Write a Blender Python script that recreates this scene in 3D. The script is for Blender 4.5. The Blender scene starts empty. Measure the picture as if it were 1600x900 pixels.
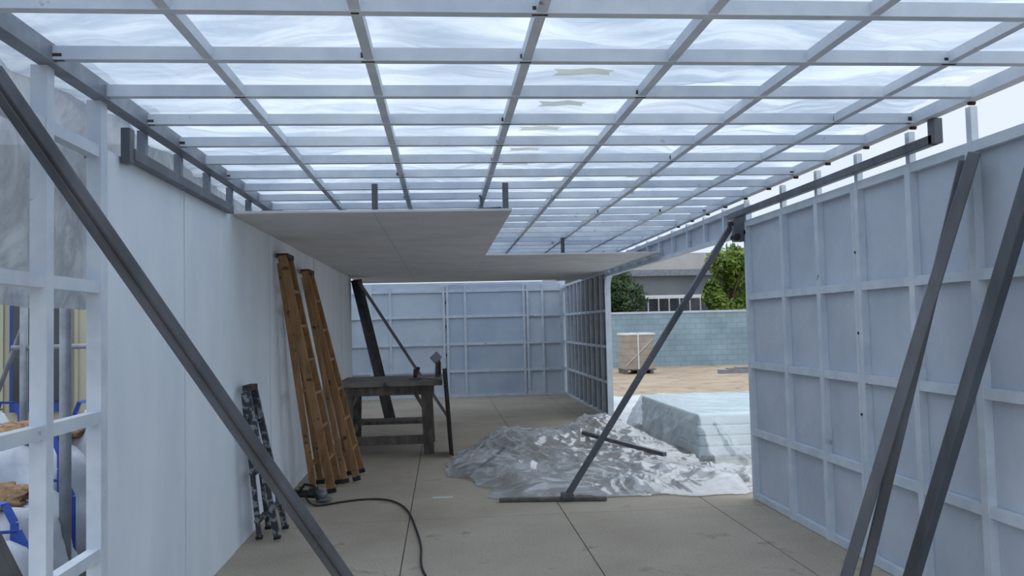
import bpy, bmesh, math, random
from mathutils import Vector, Matrix, noise
random.seed(7)
D=bpy.data; SC=bpy.context.scene
SC.view_settings.view_transform='Standard'
# ---------------------------------------------------------------- materials
def newmat(name):
    m=D.materials.new(name); m.use_nodes=True
    nt=m.node_tree; nt.nodes.clear()
    o=nt.nodes.new('ShaderNodeOutputMaterial')
    return m,nt,o
def N(nt,t,**k):
    n=nt.nodes.new(t)
    for a,b in k.items():
        if a in n.inputs: n.inputs[a].default_value=b
        else: setattr(n,a,b)
    return n
def tex(nt,scale,detail=4,stretch=(1,1,1),rot=(0,0,0),rough=.55,dist=0):
    tc=N(nt,'ShaderNodeTexCoord'); mp=N(nt,'ShaderNodeMapping')
    mp.inputs['Scale'].default_value=stretch; mp.inputs['Rotation'].default_value=rot
    nt.links.new(tc.outputs['Object'],mp.inputs[0])
    n=N(nt,'ShaderNodeTexNoise'); n.inputs['Scale'].default_value=scale; n.inputs['Detail'].default_value=detail
    n.inputs['Roughness'].default_value=rough; n.inputs['Distortion'].default_value=dist
    nt.links.new(mp.outputs[0],n.inputs['Vector'])
    return n.outputs['Fac']
def ramp(nt,src,stops):
    r=N(nt,'ShaderNodeValToRGB'); e=r.color_ramp.elements
    while len(e)<len(stops): e.new(.5)
    for i,(p,c) in enumerate(stops):
        e[i].position=p; e[i].color=(c[0],c[1],c[2],1) if not isinstance(c,(int,float)) else (c,c,c,1)
    nt.links.new(src,r.inputs[0]); return r.outputs[0]
def pm(name,c1,c2,scale=5,rough=.6,bump=.1,metal=0,stretch=(1,1,1),spots=None,spot_scale=9,spot_thr=.66,detail=5,bscale=None,spec=.4):
    m,nt,o=newmat(name)
    b=N(nt,'ShaderNodeBsdfPrincipled'); b.inputs['Roughness'].default_value=rough; b.inputs['Metallic'].default_value=metal
    b.inputs['Specular IOR Level'].default_value=spec
    f=tex(nt,scale,detail,stretch)
    col=ramp(nt,f,[(.3,c1),(.7,c2)])
    if spots:
        s=tex(nt,spot_scale,6); sm=ramp(nt,s,[(spot_thr,0.),(spot_thr+.06,1.)])
        mx=N(nt,'ShaderNodeMix',data_type='RGBA'); nt.links.new(sm,mx.inputs[0]); nt.links.new(col,mx.inputs[6])
        mx.inputs[7].default_value=(*spots,1); col=mx.outputs[2]
    nt.links.new(col,b.inputs['Base Color'])
    if bump:
        bp=N(nt,'ShaderNodeBump'); bp.inputs['Strength'].default_value=bump; bp.inputs['Distance'].default_value=.02
        f2=tex(nt,bscale or scale*4,6,stretch); nt.links.new(f2,bp.inputs['Height']); nt.links.new(bp.outputs[0],b.inputs['Normal'])
    nt.links.new(b.outputs[0],o.inputs[0]); return m
def film(name,lo,hi,dark=(.66,.72,.79),col=(.88,.93,.98),scale=1.4,stretch=(1,.35,1),rot=(0,0,.5),gloss=.08,bump=.5,white=.15,grough=.22,tint=(.93,.965,.995),cs=1.2):
    """thin polyethylene: transparent <-> milky translucent with folds"""
    m,nt,o=newmat(name)
    tr=N(nt,'ShaderNodeBsdfTransparent'); tr.inputs[0].default_value=(*tint,1)
    tl=N(nt,'ShaderNodeBsdfTranslucent'); df=N(nt,'ShaderNodeBsdfDiffuse')
    gl=N(nt,'ShaderNodeBsdfGlossy'); gl.inputs['Roughness'].default_value=grough
    f=tex(nt,scale,5,stretch,rot,.55,.5); f2=tex(nt,scale*3.5,5,(stretch[1],stretch[0],1),(0,0,-.6),.6,.6)
    ad=N(nt,'ShaderNodeMath',operation='MULTIPLY_ADD'); nt.links.new(f2,ad.inputs[0]); ad.inputs[1].default_value=.35
    nt.links.new(f,ad.inputs[2])
    fac=ramp(nt,ad.outputs[0],[(.48,lo),(.66,(lo+hi)/2),(.82,hi)])
    f3=tex(nt,scale*cs,6,(stretch[1]*.8,stretch[0]*1.6,1),(0,0,.9),.62,.9)
    cc=ramp(nt,f3,[(.38,col),(.50,dark),(.60,col)])
    nt.links.new(cc,tl.inputs[0]); nt.links.new(cc,df.inputs[0])
    bp=N(nt,'ShaderNodeBump'); bp.inputs['Strength'].default_value=bump; bp.inputs['Distance'].default_value=.05
    nt.links.new(ad.outputs[0],bp.inputs['Height'])
    for s in (tl,df,gl): nt.links.new(bp.outputs[0],s.inputs['Normal'])
    a=N(nt,'ShaderNodeMixShader'); a.inputs[0].default_value=white; nt.links.new(tl.outputs[0],a.inputs[1]); nt.links.new(df.outputs[0],a.inputs[2])
    x=N(nt,'ShaderNodeMixShader'); nt.links.new(fac,x.inputs[0]); nt.links.new(tr.outputs[0],x.inputs[1]); nt.links.new(a.outputs[0],x.inputs[2])
    g=N(nt,'ShaderNodeMixShader'); g.inputs[0].default_value=gloss; nt.links.new(x.outputs[0],g.inputs[1]); nt.links.new(gl.outputs[0],g.inputs[2])
    nt.links.new(g.outputs[0],o.inputs[0]); return m
M={}
M['steel_w']=pm('white_primed_steel',(.54,.61,.70),(.70,.76,.83),6,.55,.05,spots=(.30,.29,.29),spot_scale=7,spot_thr=.68)
M['steel_g']=pm('galvanised_steel',(.18,.20,.24),(.30,.33,.38),7,.45,.05,metal=.2)
M['steel_d']=pm('dark_steel_tube',(.08,.087,.10),(.165,.175,.20),5,.42,.05,metal=.3,stretch=(1,1,.3))
M['rust']=pm('weld_mark',(.03,.022,.018),(.12,.07,.05),20,.8,.2)
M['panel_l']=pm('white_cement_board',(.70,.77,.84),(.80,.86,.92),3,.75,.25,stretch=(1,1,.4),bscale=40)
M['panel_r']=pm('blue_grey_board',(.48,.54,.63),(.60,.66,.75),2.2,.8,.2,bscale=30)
M['panel_b']=pm('blue_board',(.52,.60,.70),(.64,.71,.79),2,.8,.1)
M['panel_b2']=pm('blue_board_sheet',(.42,.51,.64),(.52,.61,.72),2,.8,.1)
M['panel_c']=pm('ceiling_board',(.60,.60,.61),(.72,.72,.72),2.5,.8,.15,bscale=35)
M['panel_dk']=pm('bare_board',(.20,.20,.21),(.30,.30,.32),3,.85,.1)
M['seam']=pm('joint_shadow_gap',(.13,.13,.14),(.2,.2,.21),9,.9,0)
M['seam_l']=pm('board_joint',(.36,.40,.45),(.45,.5,.55),9,.9,0)
M['wood']=pm('orange_ladder_wood',(.20,.105,.045),(.38,.22,.10),7,.6,.1,stretch=(3,3,.25),spots=(.08,.05,.03),spot_scale=14,spot_thr=.62)
M['wood_d']=pm('grey_bench_wood',(.09,.078,.07),(.19,.17,.15),6,.75,.2,stretch=(2,1,1))
M['wood_t']=pm('bench_top_wood',(.16,.14,.125),(.27,.24,.21),5,.7,.2,spots=(.06,.055,.05),spot_scale=9,spot_thr=.63)
M['black']=pm('black_plastic',(.010,.010,.012),(.035,.035,.04),9,.5,.1)
M['brown']=pm('dark_brown_board',(.03,.02,.016),(.09,.05,.035),6,.7,.1)
M['splat']=pm('paint_splattered_metal',(.03,.033,.04),(.07,.075,.085),8,.6,.1,spots=(.26,.28,.31),spot_scale=22,spot_thr=.52)
M['paper']=pm('paper_scrap',(.6,.58,.52),(.7,.68,.62),5,.8,0)
M['blue']=pm('blue_paint',(.02,.05,.22),(.035,.08,.30),4,.5,.05)
M['cream']=pm('cream_cladding',(.42,.41,.31),(.50,.49,.38),1.5,.7,.05)
M['bag']=pm('woven_bag',(.48,.53,.62),(.68,.72,.79),3,.75,.6,bscale=8)
M['strap']=pm('blue_strap',(.03,.07,.35),(.05,.12,.5),8,.6,0)
M['chips']=pm('wood_chips',(.16,.09,.05),(.45,.30,.18),30,.9,.9,bscale=45)
M['card']=pm('kraft_cardboard',(.34,.29,.24),(.44,.39,.33),3,.8,.1)
M['soil']=pm('sandy_ground',(.34,.26,.18),(.48,.38,.28),1.2,.95,.4,spots=(.22,.19,.16),spot_scale=2.5,spot_thr=.6)
M['dark_soil']=pm('gravel_ground',(.22,.21,.2),(.36,.34,.32),3,.95,.5)
M['glass']=pm('dark_window_glass',(.02,.025,.03),(.05,.06,.07),1,.15,0,spec=.6)
M['white']=pm('white_frame',(.7,.72,.74),(.8,.82,.84),3,.6,0)
M['fac']=pm('grey_cladding',(.13,.15,.17),(.19,.21,.23),.6,.7,0)
M['roofc']=pm('beige_render',(.5,.46,.42),(.6,.57,.53),.5,.8,0)
M['bark']=pm('bark',(.06,.045,.03),(.12,.09,.06),6,.9,.3)
M['leaf1']=pm('dark_leaves',(.015,.04,.012),(.06,.11,.035),1.5,.7,0)
M['leaf2']=pm('bright_leaves',(.06,.12,.015),(.22,.30,.05),1.5,.7,0)
M['foam']=pm('foam_board_blue',(.66,.83,.86),(.76,.89,.91),1.2,.25,.05)
M['tape']=film('beige_patch_film',.85,1.0,dark=(.56,.55,.46),col=(.66,.65,.54),gloss=.02,bump=.1,white=.15)
M['film']=film('roof_polythene',.45,.95,scale=1.0,dark=(.56,.63,.72),col=(.92,.96,1.0),cs=2.0)
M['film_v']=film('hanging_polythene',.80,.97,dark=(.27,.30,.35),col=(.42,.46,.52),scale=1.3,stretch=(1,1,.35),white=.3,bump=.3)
M['film_f']=film('floor_polythene',.16,.62,dark=(.62,.64,.68),col=(.86,.89,.93),scale=2.6,stretch=(1,.6,1),gloss=.27,bump=.35,white=.85,grough=.09)
M['film_p']=film('pack_polythene',.12,.55,dark=(.80,.85,.88),col=(.90,.94,.97),scale=1.4,stretch=(1,.6,1),gloss=.2,bump=.25,white=.85,grough=.2)
M['film_s']=film('milky_polythene',.75,.97,dark=(.72,.78,.83),col=(.86,.9,.94),scale=1.5,stretch=(1,.6,1),gloss=.15,bump=.2,white=.9,grough=.2)
# floor
def floor_mat():
    m,nt,o=newmat('floor_cement_board')
    b=N(nt,'ShaderNodeBsdfPrincipled'); b.inputs['Roughness'].default_value=.8
    c=ramp(nt,tex(nt,1.3,6),[(.3,(.38,.325,.255)),(.7,(.49,.43,.35))])
    s=ramp(nt,tex(nt,2.6,8,rough=.68,dist=.4),[(.60,0.),(.68,.7)])
    mx=N(nt,'ShaderNodeMix',data_type='RGBA'); nt.links.new(s,mx.inputs[0]); nt.links.new(c,mx.inputs[6]); mx.inputs[7].default_value=(.27,.20,.14,1)
    d=ramp(nt,tex(nt,60,3),[(.35,.84),(.6,1.)])
    m2=N(nt,'ShaderNodeMix',data_type='RGBA',blend_type='MULTIPLY'); m2.inputs[0].default_value=1
    nt.links.new(mx.outputs[2],m2.inputs[6]); nt.links.new(d,m2.inputs[7])
    nt.links.new(m2.outputs[2],b.inputs['Base Color']); nt.links.new(b.outputs[0],o.inputs[0]); return m
M['floor']=floor_mat()
def block_mat():
    m,nt,o=newmat('painted_block_wall')
    b=N(nt,'ShaderNodeBsdfPrincipled'); b.inputs['Roughness'].default_value=.9
    tc=N(nt,'ShaderNodeTexCoord'); sp=N(nt,'ShaderNodeSeparateXYZ'); cb=N(nt,'ShaderNodeCombineXYZ')
    nt.links.new(tc.outputs['Object'],sp.inputs[0]); nt.links.new(sp.outputs[0],cb.inputs[0]); nt.links.new(sp.outputs[2],cb.inputs[1])
    br=N(nt,'ShaderNodeTexBrick'); br.inputs['Scale'].default_value=1; br.inputs['Brick Width'].default_value=.4; br.inputs['Row Height'].default_value=.2
    br.inputs['Mortar Size'].default_value=.012
    br.inputs['Color1'].default_value=(.27,.38,.45,1); br.inputs['Color2'].default_value=(.32,.43,.50,1); br.inputs['Mortar'].default_value=(.23,.32,.38,1)
    nt.links.new(cb.outputs[0],br.inputs['Vector'])
    nz=ramp(nt,tex(nt,.8,5),[(.3,.8),(.7,1.15)])
    m2=N(nt,'ShaderNodeMix',data_type='RGBA',blend_type='MULTIPLY'); m2.inputs[0].default_value=1
    nt.links.new(br.outputs[0],m2.inputs[6]); nt.links.new(nz,m2.inputs[7])
    nt.links.new(m2.outputs[2],b.inputs['Base Color']); nt.links.new(b.outputs[0],o.inputs[0]); return m
M['block']=block_mat()
# ---------------------------------------------------------------- mesh builder
class B:
    def __init__(s,name): s.name=name; s.bm=bmesh.new(); s.mats=[]
    def mi(s,k):
        if k not in s.mats: s.mats.append(k)
        return s.mats.index(k)
    def box(s,a,b,k):
        a=Vector(a);b=Vector(b); c=(a+b)/2; d=b-a
        r=bmesh.ops.create_cube(s.bm,size=1,matrix=Matrix.Translation(c)@Matrix.Diagonal((abs(d.x),abs(d.y),abs(d.z),1)))
        i=s.mi(k)
        for f in {f for v in r['verts'] for f in v.link_faces}: f.material_index=i
        return s
    def bar(s,p,q,w,h,k,side=None):
        p=Vector(p);q=Vector(q); z=(q-p); L=z.length; z.normalize()
        sd=Vector(side) if side else (Vector((0,0,1)).cross(z) if abs(z.z)<.99 else Vector((1,0,0)))
        x=(sd-z*sd.dot(z)).normalized(); y=z.cross(x)
        mt=Matrix((( x.x*w,y.x*h,z.x*L,(p.x+q.x)/2),(x.y*w,y.y*h,z.y*L,(p.y+q.y)/2),(x.z*w,y.z*h,z.z*L,(p.z+q.z)/2),(0,0,0,1)))
        r=bmesh.ops.create_cube(s.bm,size=1,matrix=mt); i=s.mi(k)
        for f in {f for v in r['verts'] for f in v.link_faces}: f.material_index=i
        return s
    def cyl(s,p,q,r0,k,r1=None,seg=12):
        p=Vector(p);q=Vector(q);d=q-p
        rot=d.to_track_quat('Z','Y').to_matrix().to_4x4()
        r=bmesh.ops.create_cone(s.bm,cap_ends=True,segments=seg,radius1=r0,radius2=r1 if r1 is not None else r0,depth=d.length,matrix=Matrix.Translation((p+q)/2)@rot)
        i=s.mi(k)
        for f in {f for v in r['verts'] for f in v.link_faces}: f.material_index=i; f.smooth=True
        return s
    def tube(s,pts,r,k,seg=8):
        for a,b in zip(pts[:-1],pts[1:]): s.cyl(a,b,r,k,seg=seg)
        return s
    def blob(s,c,rad,k,e=3.0,n=16,disp=.0,seed=0):
        r=bmesh.ops.create_uvsphere(s.bm,u_segments=n*2,v_segments=n,radius=1); i=s.mi(k)
        for v in r['verts']:
            p=v.co
            m=(abs(p.x)**e+abs(p.y)**e+abs(p.z)**e)**(1/e); q=p/m
            nn=noise.noise(q*2.3+Vector((seed,0,0)))*disp+noise.noise(q*6+Vector((0,seed,0)))*disp*.4
            q=q*(1+nn); v.co=Vector((c[0]+q.x*rad[0],c[1]+q.y*rad[1],c[2]+q.z*rad[2]))
        for f in {f for v in r['verts'] for f in v.link_faces}: f.material_index=i; f.smooth=True
        return s
    def done(s,bevel=0):
        me=D.meshes.new(s.name); s.bm.normal_update(); s.bm.to_mesh(me); s.bm.free()
        for k in s.mats: me.materials.append(M[k])
        o=D.objects.new(s.name,me); SC.collection.objects.link(o)
        if bevel:
            md=o.modifiers.new('bevel','BEVEL'); md.width=bevel; md.segments=2; md.limit_method='ANGLE'
        return o
def grid_obj(name,xs,ys,fn,mat,keep=None,smooth=True):
    bm=bmesh.new(); V=[[bm.verts.new(fn(x,y)) for y in ys] for x in xs]
    for i in range(len(xs)-1):
        for j in range(len(ys)-1):
            if keep and not keep((xs[i]+xs[i+1])/2,(ys[j]+ys[j+1])/2): continue
            f=bm.faces.new((V[i][j],V[i+1][j],V[i+1][j+1],V[i][j+1])); f.smooth=smooth
    bmesh.ops.delete(bm,geom=[v for v in bm.verts if not v.link_faces],context='VERTS')
    me=D.meshes.new(name); bm.to_mesh(me); bm.free(); me.materials.append(M[mat])
    o=D.objects.new(name,me); SC.collection.objects.link(o); return o
def lin(a,b,n): return [a+(b-a)*i/(n-1) for i in range(n)]
XL,XR,ZW,ZC,YB,YO=-1.44,2.56,2.302,2.51,17.35,12.75
YW=13.1; YC=14.9
# ---------------------------------------------------------------- floor
b=B('floor')
xs=[-1.52,-.29,.93,2.15,2.66]; g=.004
ys=[-1.0,1.5,4.0,6.5,9.0,11.5,14.0,YB+.05]
b.box((-1.52,-1,-.12),(2.66,YB+.05,-.012),'seam')
b.box((-2.15,YW+.3,-.12),(-1.52,YB+.05,-.001),'floor')
for i in range(4):
    for j in range(len(ys)-1):
        b.box((xs[i]+g,ys[j]+g*.6,-.012),(xs[i+1]-g,ys[j+1]-g*.6,0),'floor')
b.done()
b=B('ground'); b.box((-40,-12,-.5),(60,75,-.17),'soil'); b.done()
b=B('gravel_strip'); b.box((-14,-3,-.17),(-1.6,11.8,-.15),'dark_soil'); b.done()
# ---------------------------------------------------------------- left wall
b=B('wall_left')
for y in (2.05,2.60,3.15): b.box((XL-.06,y-.028,0),(XL,y+.028,ZW+.2),'steel_w')
b.box((XL-.06,3.60,0),(XL,3.665,ZW+.2),'steel_w')
for z in (.02,.58,1.15,1.70,2.28): b.box((XL-.055,.6,z-.025),(XL-.006,3.62,z+.025),'steel_w')
edges=[3.665,4.72,5.78,6.98,8.18,9.38,10.58,11.78,YW]
for n,(a,c) in enumerate(zip(edges[:-1],edges[1:])):
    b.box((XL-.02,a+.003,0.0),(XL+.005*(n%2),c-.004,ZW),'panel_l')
b.box((XL-.03,3.7,.01),(XL-.012,YW-.02,ZW-.01),'seam_l')
y=4.2
while y<YW:
    b.box((XL-.06,y-.02,ZW-.3),(XL-.02,y+.02,ZC),'steel_g'); y+=.56
b.box((XL-.07,3.6,ZW-.05),(XL-.02,YW,ZW-.01),'steel_g')
b.done()
b=B('ledger_tube'); b.box((XL+.008,3.84,2.29),(XL+.055,5.62,2.345),'steel_d'); b.box((XL+.008,3.79,2.27),(XL+.05,3.85,2.43),'steel_d'); b.done(.004)
# ---------------------------------------------------------------- right wall
b=B('wall_right')
ys=[2.05,2.6,3.18,3.75,4.28,4.85,5.40,5.98,6.72]
for i,y in enumerate(ys):
    b.box((XR,y-.026,0),(XR+.045,y+.026,ZW+.03),'steel_w')
    b.box((XR+.01,y-.02,ZW),(XR+.045,y+.02,ZC),'steel_w')
for z in (.03,.56,1.12,1.69,2.31): b.box((XR+.004,.5,z-.026),(XR+.042,6.72,z+.026),'steel_w')
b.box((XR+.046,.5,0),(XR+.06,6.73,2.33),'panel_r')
b.box((XR-.0,4.879,0.02),(XR+.044,4.91,ZW+.02),'steel_w')
for z in (.35,.9,1.4,1.9): b.cyl((XR-.004,4.877,z),(XR+.01,4.877,z),.009,'rust')
b.box((XR+.0,6.7,2.22),(XR+.045,YO,2.255),'steel_w'); b.box((XR,6.7,2.44),(XR+.045,YO,2.485),'steel_w')
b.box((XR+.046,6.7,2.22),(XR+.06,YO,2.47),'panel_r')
y=7.25
while y<YO: b.box((XR+.001,y-.02,2.25),(XR+.044,y+.02,ZC),'steel_w'); y+=.56
y=YO
while y<YB: b.box((XR,y-.022,0),(XR+.05,y+.022,2.32),'steel_w'); y+=.46
for z in (.03,.56,1.12,1.69,2.30): b.box((XR+.004,YO,z-.022),(XR+.046,YB,z+.022),'steel_w')
b.box((XR+.052,YO,0),(XR+.066,YB,2.32),'panel_dk')
b.box((XR-.01,YO-.03,0),(XR+.08,YO,2.25),'steel_w')
for i in range(6):
    a0=math.pi/2*i/6;a1=math.pi/2*(i+1)/6;R=.28
    p=(XR+.03,YO-.02-R+R*math.cos(a0),2.24-R+R*math.sin(a0)); q=(XR+.03,YO-.02-R+R*math.cos(a1),2.24-R+R*math.sin(a1))
    b.bar(p,q,.09,.03,'steel_w',side=(1,0,0))
b.done()
b=B('ledger_tube'); b.box((XR-.055,3.95,2.375),(XR-.005,6.95,2.425),'steel_d'); b.box((XR-.055,3.93,2.375),(XR-.005,3.985,2.505),'steel_d'); b.done(.004)
b=B('wall_clamp'); b.box((XR-.09,6.72,2.16),(XR-.005,6.78,2.36),'steel_d'); b.box((XR-.13,6.73,2.30),(XR-.04,6.77,2.33),'black'); b.cyl((XR-.07,6.70,2.2),(XR-.07,6.80,2.2),.03,'black'); b.done(.004)
# ---------------------------------------------------------------- back wall
b=B('wall_back')
b.box((-2.1,YB+.05,0),(XR+.06,YB+.065,2.42),'panel_b')
b.box((.12,YB+.035,.05),(1.72,YB+.052,2.38),'panel_b2')
for x in (-1.95,-1.5,-1.1,.02,.10,.47,1.72,1.80,2.12,2.52): b.box((x-.024,YB,0),(x+.024,YB+.05,2.36),'steel_w')
for z in (.03,.55,1.12,1.70,2.24): b.box((-2.1,YB+.004,z-.026),(XR+.05,YB+.046,z+.026),'steel_w')
for z in (.4,.9,1.5,2.0):b.box((.05,YB-.004,z-.03),(.07,YB+.01,z+.03),'rust')
b.box((-2.15,YW+.3,0),(-2.1,YB+.05,2.42),'panel_b')
b.done()
# ---------------------------------------------------------------- ceiling
b=B('ceiling_joist_grid')
jy=[2.62-.49]+[2.62+.485*i for i in range(31)]
lx=[-.85,-.26,.34,.91,1.47,2.06]
for y in jy: b.box((XL,y-.02,ZC),(XR-.06,y+.02,ZC+.05),'steel_w')
for x in lx: b.box((x-.018,1.2,ZC+.004),(x+.018,YB,ZC+.046),'steel_w')
b.box((XL-.03,1.0,ZC-.01),(XL+.035,YB,ZC+.06),'steel_g')  # left beam: its shadow is put into the colour, darker than the joists
b.box((XR-.09,1.0,ZC-.005),(XR-.03,YB,ZC+.055),'steel_w')
for y in jy[:12]:
    for x in lx+[XL+.05,XR-.1]:
        if random.random()<.45:
            w=random.uniform(.012,.035); b.box((x-w,y-.0205,ZC+.01),(x+w*.6,y-.018,ZC+random.uniform(.02,.035)),'rust')
            b.box((x-w,y-.010,ZC-.001),(x+w*.7,y+.004,ZC+.003),'rust')
for y in jy[1:14]: b.cyl((XR-.06,y+.05,ZC-.010),(XR-.03,y+.05,ZC-.010),.011,'rust')
b.done()
b=B('ceiling')
for (x0,x1,y0) in ((XL-.03,.50,5.72),(.505,2.56,9.4)):
    y=y0
    while y<YC-.1:
        y2=min(y+1.22,YC)
        b.box((x0,y+.002,2.305),(x1,y2-.002,2.322),'panel_c'); y=y2
b.box((XL+.02,5.75,2.316),(.49,YC-.01,2.324),'seam'); b.box((.51,9.42,2.316),(2.49,YC-.01,2.324),'seam')
b.box((-.47,5.73,2.3035),(-.465,YC,2.306),'seam_l')
for x in (-.46,.46):
    b.box((x-.02,5.76,2.322),(x+.02,5.80,ZC),'steel_d')
    for y in (7.2,8.6,10,11.4,12.8): b.box((x-.02,y,2.322),(x+.02,y+.04,ZC),'steel_d')
b.box((1.40,9.5,2.322),(1.44,9.54,ZC),'steel_d')
b.bar((.12,5.95,2.335),(.44,5.9,2.345),.04,.02,'black'); b.box((.28,5.8,2.322),(.30,5.82,2.42),'steel_d')
b.done()
# roof film
def filmz(x,y):
    v=Vector((x*1.2,y*1.2,0)); r=abs(noise.noise(v+Vector((3,1,0))))*.10+abs(noise.noise(Vector((x*3+y*1.5,y*2.5-x,4))))*.045+noise.noise(v*5)*.012
    return (x,y,2.585+r)
grid_obj('roof_plastic_film',lin(-1.75,2.52,110),lin(1.0,YB,330),filmz,'film')
def filmz2(x,y):
    r=abs(noise.noise(Vector((x*1.5+y,y*.6,9))))*.2+noise.noise(Vector((x*4,y*2.2+x*2,2)))*.03
    return (x,y,2.75+r)
grid_obj('roof_plastic_film',lin(-1.75,2.5,140),lin(1.0,12,360),filmz2,'film',keep=lambda x,y: noise.noise(Vector((x*.9+y*.5,y*1.3,20)))+.15*noise.noise(Vector((x*5,y*5,3)))>.05 or abs(x-.05+.05*noise.noise(Vector((0,y*2,1))))<.16)
b=B('tape_patches')
for i,(x,y,w) in enumerate(((.62,3.42,.27),(.60,3.92,.24),(.55,4.42,.24),(.52,4.95,.2),(.5,5.4,.2),(1.5,5.9,.3),(.9,6.1,.2))):
    pts=[(x-w*.5,y-.04),(x-w*.2,y-.03),(x+w*.1,y-.055),(x+w*.35,y-.03),(x+w*.5,y-.02),(x+w*.42,y+.01),(x+w*.45,y+.05),(x+w*.15,y+.03),(x-w*.1,y+.05),(x-w*.48,y+.06),(x-w*.4,y+.01)]
    vs=[b.bm.verts.new((p[0],p[1],2.575)) for p in pts]; f=b.bm.faces.new(vs); f.material_index=b.mi('tape')
b.done()
grid_obj('hanging_plastic_film',lin(.6,11.0,240),lin(1.62,2.85,40),
   lambda y,z:(-1.72+.05*noise.noise(Vector((y*3,z*1.2,0)))+.03*noise.noise(Vector((y*8,z*3,5))),y,z+(.05*noise.noise(Vector((y*2,0,3))) if z<1.7 else 0)),'film_v',keep=lambda y,z: y<4.7 or z>2.1)
# ---------------------------------------------------------------- steel braces
def brace(p,q,w=.05,h=.05,name='steel_brace',extra=None):
    b=B(name); b.bar(p,q,w,h,'steel_d')
    if extra: extra(b)
    return b.done(.005)
p,q=Vector((-.30,4.0,.03)),Vector((-1.40,2.66,2.335))
def ex(b):
    d=Vector((.035,-.035,.0)); b.bar(p+d,q+d*.6,.035,.035,'steel_d'); b.box((-.42,3.95,0),(-.2,4.05,.02),'steel_d')
brace(p,q,.055,.06,extra=ex)
brace((-1.36,3.3,.02),(-1.13,1.3,2.1),.04,.04)
def ex2(b):
    b.bar((.45,7.02,.02),(1.35,6.90,.02),.05,.03,'wood_d'); b.box((.97,6.90,.03),(1.07,7.0,.07),'steel_d')
brace((1.02,6.95,.04),(XR-.04,6.88,2.34),.05,.05,extra=ex2)
def lean(p,q,w,h,name='steel_tube'):
    b=B(name); b.bar(p,q,w,h,'steel_d'); b.bar(Vector(p)+Vector((0,0,.005)),Vector(p)+(Vector(q)-Vector(p))*.01,w*1.02,h*1.02,'black'); return b.done(.005)
lean((1.90,3.97,.03),(2.515,3.64,2.26),.055,.055)
lean((2.02,3.99,.03),(2.52,3.72,2.24),.045,.05)
lean((2.28,4.02,.03),(2.525,3.20,2.24),.06,.06)
lean((.31,8.22,.05),(.78,9.7,.10),.045,.04)
lean((1.72,10.2,.13),(2.32,8.6,.09),.05,.045)
b=B('steel_post'); b.bar((-.87,13.3,.03),(-1.34,12.95,2.26),.20,.08,'black'); b.bar((-.80,13.25,.03),(-1.28,12.9,2.26),.03,.05,'steel_d'); b.box((-1.0,13.2,0),(-.72,13.4,.03),'steel_d'); b.done(.004)
brace((.08,13.0,.03),(-1.28,12.78,2.22),.045,.045)
# ---------------------------------------------------------------- wooden ladders
def ladder(name,feet,top,width,back,rung=.28,k='wood',rw=.09,rt=.03):
    b=B(name); f=Vector(feet);t=Vector(top)
    tw=width*.72
    rails=[(f,t),(f+Vector((0,width,0)),t+Vector((0,tw,0)))]
    for a,c in rails: b.bar(a,c,rw,rt,k,side=(1,0,0))
    L=(t-f).length; n=int(L/rung)
    for i in range(1,n):
        s=i/n; b.bar(rails[0][0].lerp(rails[0][1],s),rails[1][0].lerp(rails[1][1],s),rw*.8,.028,k,side=(1,0,0))
    bo=Vector(back); t2=f.lerp(t,.97)+Vector((-.015,0,0))
    rr=[(f+bo,t2+bo*.08),(f+bo+Vector((0,width,0)),t2+bo*.08+Vector((0,tw,0)))]
    for a,c in rr: b.bar(a,c,rw*.75,rt,k,side=(1,0,0))
    for s in (.12,.45,.8): b.bar(rr[0][0].lerp(rr[0][1],s),rr[1][0].lerp(rr[1][1],s),.05,.02,k,side=(1,0,0))
    for a,c in rails+rr: b.bar(a,a.lerp(c,.02),rw*1.1,rt*1.3,'black',side=(1,0,0))
    b.bar(t,t+Vector((0,tw,0)),rw*1.3,.04,'brown',side=(1,0,0))
    return b.done(.004)
ladder('wooden_stepladder',(-1.03,7.62,.02),(-1.365,7.15,2.14),.42,(-.17,.05,0),rw=.075)
ladder('wooden_stepladder',(-.86,8.15,.02),(-1.355,8.25,2.08),.44,(-.10,-.1,0),rw=.07)
ladder('metal_stepladder',(-1.20,6.02,.02),(-1.37,5.86,1.10),.30,(-.13,.02,0),rung=.22,k='splat',rw=.045)
# ---------------------------------------------------------------- workbench
b=B('workbench')
b.box((-1.27,9.72,.81),(-.02,11.0,.86),'wood_t')
b.box((-1.15,9.80,.70),(-.12,9.85,.815),'wood_d'); b.box((-1.15,10.87,.72),(-.12,10.92,.815),'wood_d')
for x in (-1.13,-.22):
    for y in (9.84,10.86):
        b.bar((x+(-.02 if x<-.5 else .03),y,0),(x,y,.815),.12,.09,'wood_d',side=(1,0,0))
    b.box((x-.04,9.84,.22),(x+.04,10.86,.30),'wood_d'); b.box((x-.04,9.84,.70),(x+.04,10.86,.80),'wood_d')
b.box((-1.13,9.82,.12),(-.2,9.88,.22),'wood_d'); b.box((-1.13,10.5,.28),(-.2,10.9,.32),'wood_d')
b.bar((-1.1,9.83,.55),(-.98,9.83,.78),.05,.04,'wood_d',side=(0,1,0)); b.bar((-.25,9.83,.55),(-.38,9.83,.78),.05,.04,'wood_d',side=(0,1,0))
b.done(.004)
b=B('cutting_tool'); b.box((-.42,10.05,.86),(-.26,10.25,.885),'steel_d'); b.cyl((-.37,10.1,.93),(-.33,10.1,.93),.06,'rust',seg=20); b.cyl((-.35,10.12,.9),(-.31,10.2,1.0),.022,'black'); b.done(.003)
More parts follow.
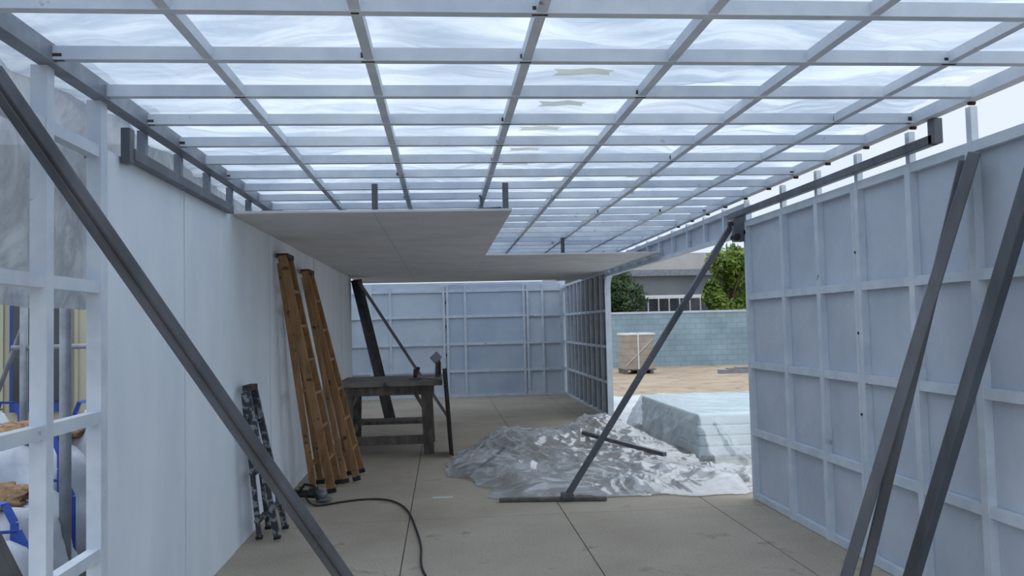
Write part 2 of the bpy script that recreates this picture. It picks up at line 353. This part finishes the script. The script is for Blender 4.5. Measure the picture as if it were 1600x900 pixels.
b=B('bench_saw'); b.box((-.2,10.1,.86),(-.06,10.3,.875),'steel_g'); b.bar((-.08,10.2,.87),(-.07,10.2,1.10),.06,.05,'wood_d'); b.bar((-.05,10.2,1.16),(-.14,10.2,1.08),.06,.10,'steel_g'); b.cyl((-.05,10.2,.98),(-.035,10.2,.98),.09,'black',seg=20); b.done(.006)
b=B('leaning_board'); b.bar((.06,9.70,.02),(-.0,9.72,1.0),.03,.42,'brown',side=(1,0,0)); b.bar((.085,9.46,.02),(.025,9.46,1.02),.02,.04,'black',side=(1,0,0)); b.done()
def curve(name,pts,r,k):
    c=D.curves.new(name,'CURVE'); c.dimensions='3D'; c.bevel_depth=r; c.bevel_resolution=3
    s=c.splines.new('NURBS'); s.points.add(len(pts)-1)
    for i,p in enumerate(pts): s.points[i].co=(*p,1)
    s.use_endpoint_u=True; s.order_u=4; c.materials.append(M[k])
    o=D.objects.new(name,c); SC.collection.objects.link(o); return o
curve('power_cable',[(-1.30,7.5,.10),(-1.2,7.3,.02),(-1.12,7.05,.01),(-.98,7.2,.01),(-.7,7.35,.01),(-.45,7.25,.01),(-.3,6.8,.01),(-.23,6.2,.01),(-.16,5.6,.01),(-.18,5.2,.01),(-.08,4.8,.01),(-.02,4.2,.01),(.1,3.4,.01)],.008,'black')
b=B('angle_grinder'); b.cyl((-1.36,7.45,.06),(-1.12,7.35,.06),.035,'black'); b.cyl((-1.12,7.35,.06),(-1.05,7.32,.05),.045,'steel_d'); b.cyl((-1.06,7.3,.02),(-1.06,7.3,.035),.07,'steel_d',seg=20)
b.tube([(-1.30,7.4,.07),(-1.22,7.3,.16),(-1.14,7.28,.15),(-1.10,7.25,.03)],.012,'black'); b.done()
b=B('paper_scrap'); b.box((-.12,7.25,.001),(.06,7.32,.004),'paper'); b.done()
# ---------------------------------------------------------------- plastic sheet on the floor
poly=[(.02,9.1),(.0,8.35),(.28,7.85),(.45,7.25),(.75,6.98),(1.4,7.02),(2.0,6.98),(2.54,6.9),(3.0,7.2),(3.6,8.3),(3.7,8.85),(2.8,8.95),(2.66,12.6),(2.54,12.7),(2.1,12.4),(1.6,11.5),(1.25,11.2),(.95,11.7),(.62,11.5),(.35,10.2)]
def inside(x,y):
    c=False;n=len(poly)
    for i in range(n):
        x1,y1=poly[i];x2,y2=poly[(i+1)%n]
        if (y1>y)!=(y2>y) and x<(x2-x1)*(y-y1)/(y2-y1)+x1: c=not c
    return c
def dist(x,y):
    m=9;n=len(poly);P=Vector((x,y))
    for i in range(n):
        a=Vector(poly[i]);c=Vector(poly[(i+1)%n]);d=c-a;t=max(0,min(1,(P-a).dot(d)/d.dot(d)));m=min(m,(P-a-d*t).length)
    return m
def keepf(x,y):
    x+=.12*noise.noise(Vector((x*3,y*3,1)))+.03*noise.noise(Vector((x*9,y*9,1)));y+=.12*noise.noise(Vector((x*3,y*3,7)))
    return inside(x,y)
def rg(px,py,s,k): 
    n=abs(noise.noise(Vector((px,py,s)))); return max(0,1-n*k)**1.3
def shz(x,y):
    e=min(1,dist(x,y)/.3) if inside(x,y) else 0
    wx=x+.35*noise.noise(Vector((x*1.1,y*1.1,11))); wy=y+.35*noise.noise(Vector((x*1.1,y*1.1,31)))
    h=.010+e*(.045*rg(wx*1.1+wy*.7,wy*.5-wx*.3,2,4)+.036*rg(wx*1.8-wy*1.3,wy*.9+wx*.5,5,3.8)+.026*rg(wx*4+wy*2.4,wy*2-wx*1.8,8,4)+.016*rg(wx*6-wy*3,wy*4+wx*3,14,4)+.03*(.5+noise.noise(Vector((x*1.3,y*1.3,3)))))
    h+=e*.13*math.exp(-((x-.75)**2/.3+(y-10.2)**2/1.0))+e*.13*math.exp(-((x-2.0)**2/.5+(y-11.4)**2/.8))
    base=0 if x<2.66 else -.14
    return (x,y,base+max(.006,h))
grid_obj('plastic_sheet',lin(-.2,3.9,250),lin(6.6,13.0,360),shz,'film_f',keep=keepf)
def gz(x,y):
    h=.05*rg(x*1.2+y*.5,y*.8,2,4)+.04*(.6+noise.noise(Vector((x*1.5,y*1.5,6))))
    return (x,y,-.16+h)
grid_obj('ground_sheet',lin(2.75,5.4,90),lin(12.7,18.6,140),gz,'film_s',keep=lambda x,y:y<17.8+.6*noise.noise(Vector((x*2,0,0))) and x<5.1+.4*noise.noise(Vector((y,2,0))))
# wrapped insulation pack (lying outside the opening)
b=B('insulation_pack')
for i in range(4): b.box((3.0+.01*(i%2),9.6,-.12+.125*i),(5.6,12.4,-.12+.125*i+.12),'foam')
b.box((2.98,9.58,-.17),(5.62,12.42,-.12),'wood_d')
b.done(.02)
def wrap(x,y):
    r=abs(noise.noise(Vector((x*2+y,y*1.5,0))))*.02
    dz=max(0,3.0-x)*1.7+max(0,9.6-y)*.75+max(0,y-12.4)*1.6
    k=min(1,dz*6)
    w=.05*rg(x*3+y,y*1.2-x*2,4,3)+.03*rg(x*6-y*2,y*5,9,3)
    return (x,y,max(-.15,.39+r-dz+k*(w-.02)))
grid_obj('pack_wrap',lin(2.70,5.6,140),lin(8.85,12.75,170),wrap,'film_p')
# pallet stack
b=B('pallet_stack')
X0,Y0=5.78,26
for x in (.02,.42,.85): b.box((X0+x,Y0,-.17),(X0+x+.1,Y0+1,-.05),'wood_d')
b.box((X0,Y0,-.05),(X0+1.05,Y0+1,-.02),'wood_d')
for i in range(5): b.box((X0+.02+.01*(i%2),Y0+.02,-.017+i*.22),(X0+1.0,Y0+.95,.2+i*.22),'card')
b.box((X0-.01,Y0,1.08),(X0+1.03,Y0+.98,1.14),'white'); b.box((X0+.45,Y0-.01,-.02),(X0+.49,Y0+1,1.15),'white'); b.bar((X0+.05,Y0-.01,.1),(X0+.95,Y0-.01,.95),.04,.01,'white',side=(0,1,0))
b.done(.01)
b=B('lumber_pile')
for i in range(6): b.box((8.6+i*.3,25+i*.1,-.17),(10.6+i*.3,25.3+i*.1,-.05+.03*(i%3)),'wood_t' if i%2 else 'steel_g')
b.done()
# ---------------------------------------------------------------- outside right
b=B('boundary_wall'); b.box((-6,30,-.2),(40,30.25,1.8),'block'); b.box((-6,29.97,1.8),(40,30.28,1.88),'panel_r'); b.done()
b=B('office_building')
b.box((7,46,-.2),(45,58,4.1),'fac'); b.box((6.8,45.7,4.1),(45.2,58,4.45),'steel_g')
b.box((11.0,45.85,1.9),(15.4,46.05,3.0),'white')
for i in range(7): b.box((11.1+i*.61,45.8,2.0),(11.62+i*.61,45.9,2.8),'glass')
b.box((14,60,-.2),(30,70,6.6),'roofc'); b.done()
def tree(name,c,h,r,leaf,n=5000):
    b=B(name); b.cyl((c[0],c[1],-.2),(c[0],c[1],h*.55),.16,'bark',r1=.09)
    for k in range(5):
        a=k*1.3; b.cyl((c[0],c[1],h*.35),(c[0]+math.cos(a)*r*.6,c[1]+math.sin(a)*r*.6,h*.7),.07,'bark',r1=.02,seg=6)
    i=b.mi(leaf)
    lumps=[(Vector((c[0]+random.uniform(-.65,.65)*r,c[1]+random.uniform(-.65,.65)*r,h*random.uniform(.3,.88))),r*random.uniform(.3,.52)) for _ in range(26)]
    for _ in range(n):
        L,R=random.choice(lumps); d=Vector((random.gauss(0,1),random.gauss(0,1),random.gauss(0,1))).normalized()*R*random.uniform(.55,1.05); p=L+d
        u=Vector((random.gauss(0,1),random.gauss(0,1),random.gauss(0,1))).normalized(); w=u.orthogonal().normalized(); s=random.uniform(.07,.16)
        f=b.bm.faces.new([b.bm.verts.new(p+u*s),b.bm.verts.new(p+w*s*.6),b.bm.verts.new(p-u*s),b.bm.verts.new(p-w*s*.6)]); f.material_index=i
    return b.done()
tree('tree',(8.0,37),4.2,1.35,'leaf1'); tree('tree',(12.8,36),4.9,1.2,'leaf2',7000); tree('tree',(15.2,37),4.8,1.7,'leaf2',6000)
# ---------------------------------------------------------------- outside left
b=B('neighbour_building')
b.box((-16,12,-.2),(-3.2,12.3,4.2),'cream')
x=-15.9
while x<-3.2: b.box((x,11.97,-.15),(x+.05,12,4.2),'cream'); x+=.25
b.box((-5.98,11.9,.45),(-5.2,11.98,2.1),'blue')
for i in range(2): b.box((-5.92+i*.38,11.87,.6),(-5.62+i*.38,11.91,1.98),'glass')
b.done()
b=B('scaffold')
for x,y in ((-2.2,5.0),(-2.2,7.4),(-3.6,7.4),(-5.2,9.6),(-4.2,9.6)): b.cyl((x,y,-.15),(x,y,1.9 if x>-4 else 1.75),.032,'steel_g'); b.cyl((x,y,-.15),(x,y,-.13),.08,'steel_g')
b.cyl((-3.7,7.4,1.4),(-2.1,7.4,1.4),.022,'steel_g')
b.cyl((-5.2,9.6,.2),(-3.6,7.4,1.6),.022,'steel_g')
b.done()
for i,(x,y,z,r) in enumerate(((-2.95,6.1,.34,.50),(-4.1,6.5,.36,.52),(-3.1,8.6,.36,.5),(-4.5,7.9,.36,.5),(-2.6,4.9,.22,.40),(-3.5,4.9,.24,.42),(-2.35,3.85,.16,.40))):
    b=B('bulk_bag'); b.blob((x,y,z),(r,r,r*.95),'bag',e=3.6,n=20,disp=.2,seed=i*3.1)
    b.blob((x,y,z+r*.93),(r*.7,r*.7,r*.16),'chips',e=2.2,n=12,disp=.4,seed=i)
    for sx,sy in ((1,1),(1,-1),(-1,1),(-1,-1)):
        px,py=x+sx*r*.84,y+sy*r*.84
        pts=[(px,py,z-r*.5),(px,py,z+r*.75),(px-sx*.05,py,z+r*1.0),(px-sx*.16,py-sy*.05,z+r*1.02),(px-sx*.2,py-sy*.02,z+r*.85)]
        for a,c in zip(pts[:-1],pts[1:]): b.bar(a,c,.04,.006,'strap',side=(1,.3,0))
    b.done()
# ---------------------------------------------------------------- world
w=D.worlds.new('overcast_sky'); SC.world=w; w.use_nodes=True; nt=w.node_tree; nt.nodes.clear()
o=N(nt,'ShaderNodeOutputWorld'); bg=N(nt,'ShaderNodeBackground'); bg.inputs[1].default_value=1.0
tc=N(nt,'ShaderNodeTexCoord'); nz=N(nt,'ShaderNodeTexNoise'); nz.inputs['Scale'].default_value=2.2; nz.inputs['Detail'].default_value=4
nt.links.new(tc.outputs['Generated'],nz.inputs['Vector'])
nt.links.new(ramp(nt,nz.outputs['Fac'],[(.3,(.71,.83,1.0)),(.7,(.87,.94,1.03))]),bg.inputs[0]); nt.links.new(bg.outputs[0],o.inputs[0])
sl=D.lights.new('overcast_sun','SUN'); sl.energy=1.65; sl.angle=2.2; sl.color=(.93,.97,1)
so=D.objects.new('overcast_sun',sl); SC.collection.objects.link(so); so.rotation_euler=(math.radians(-12),math.radians(10),0); so.location=(0,5,12)
# ---------------------------------------------------------------- camera
ya,pi,ro=.085,.045,.023
cy,sy=math.cos(ya),math.sin(ya);cp,sp=math.cos(pi),math.sin(pi)
F=Vector((sy*cp,cy*cp,sp));Rt=Vector((cy,-sy,0));U=Rt.cross(F)
c,s=math.cos(ro),math.sin(ro); r=Rt*c-U*s; u=Rt*s+U*c
cam=D.cameras.new('camera'); cam.sensor_width=36; cam.lens=28.8; cam.clip_end=300
co=D.objects.new('camera',cam); SC.collection.objects.link(co)
co.matrix_world=Matrix(((r.x,u.x,-F.x,0),(r.y,u.y,-F.y,0),(r.z,u.z,-F.z,1.5),(0,0,0,1)))
SC.camera=co
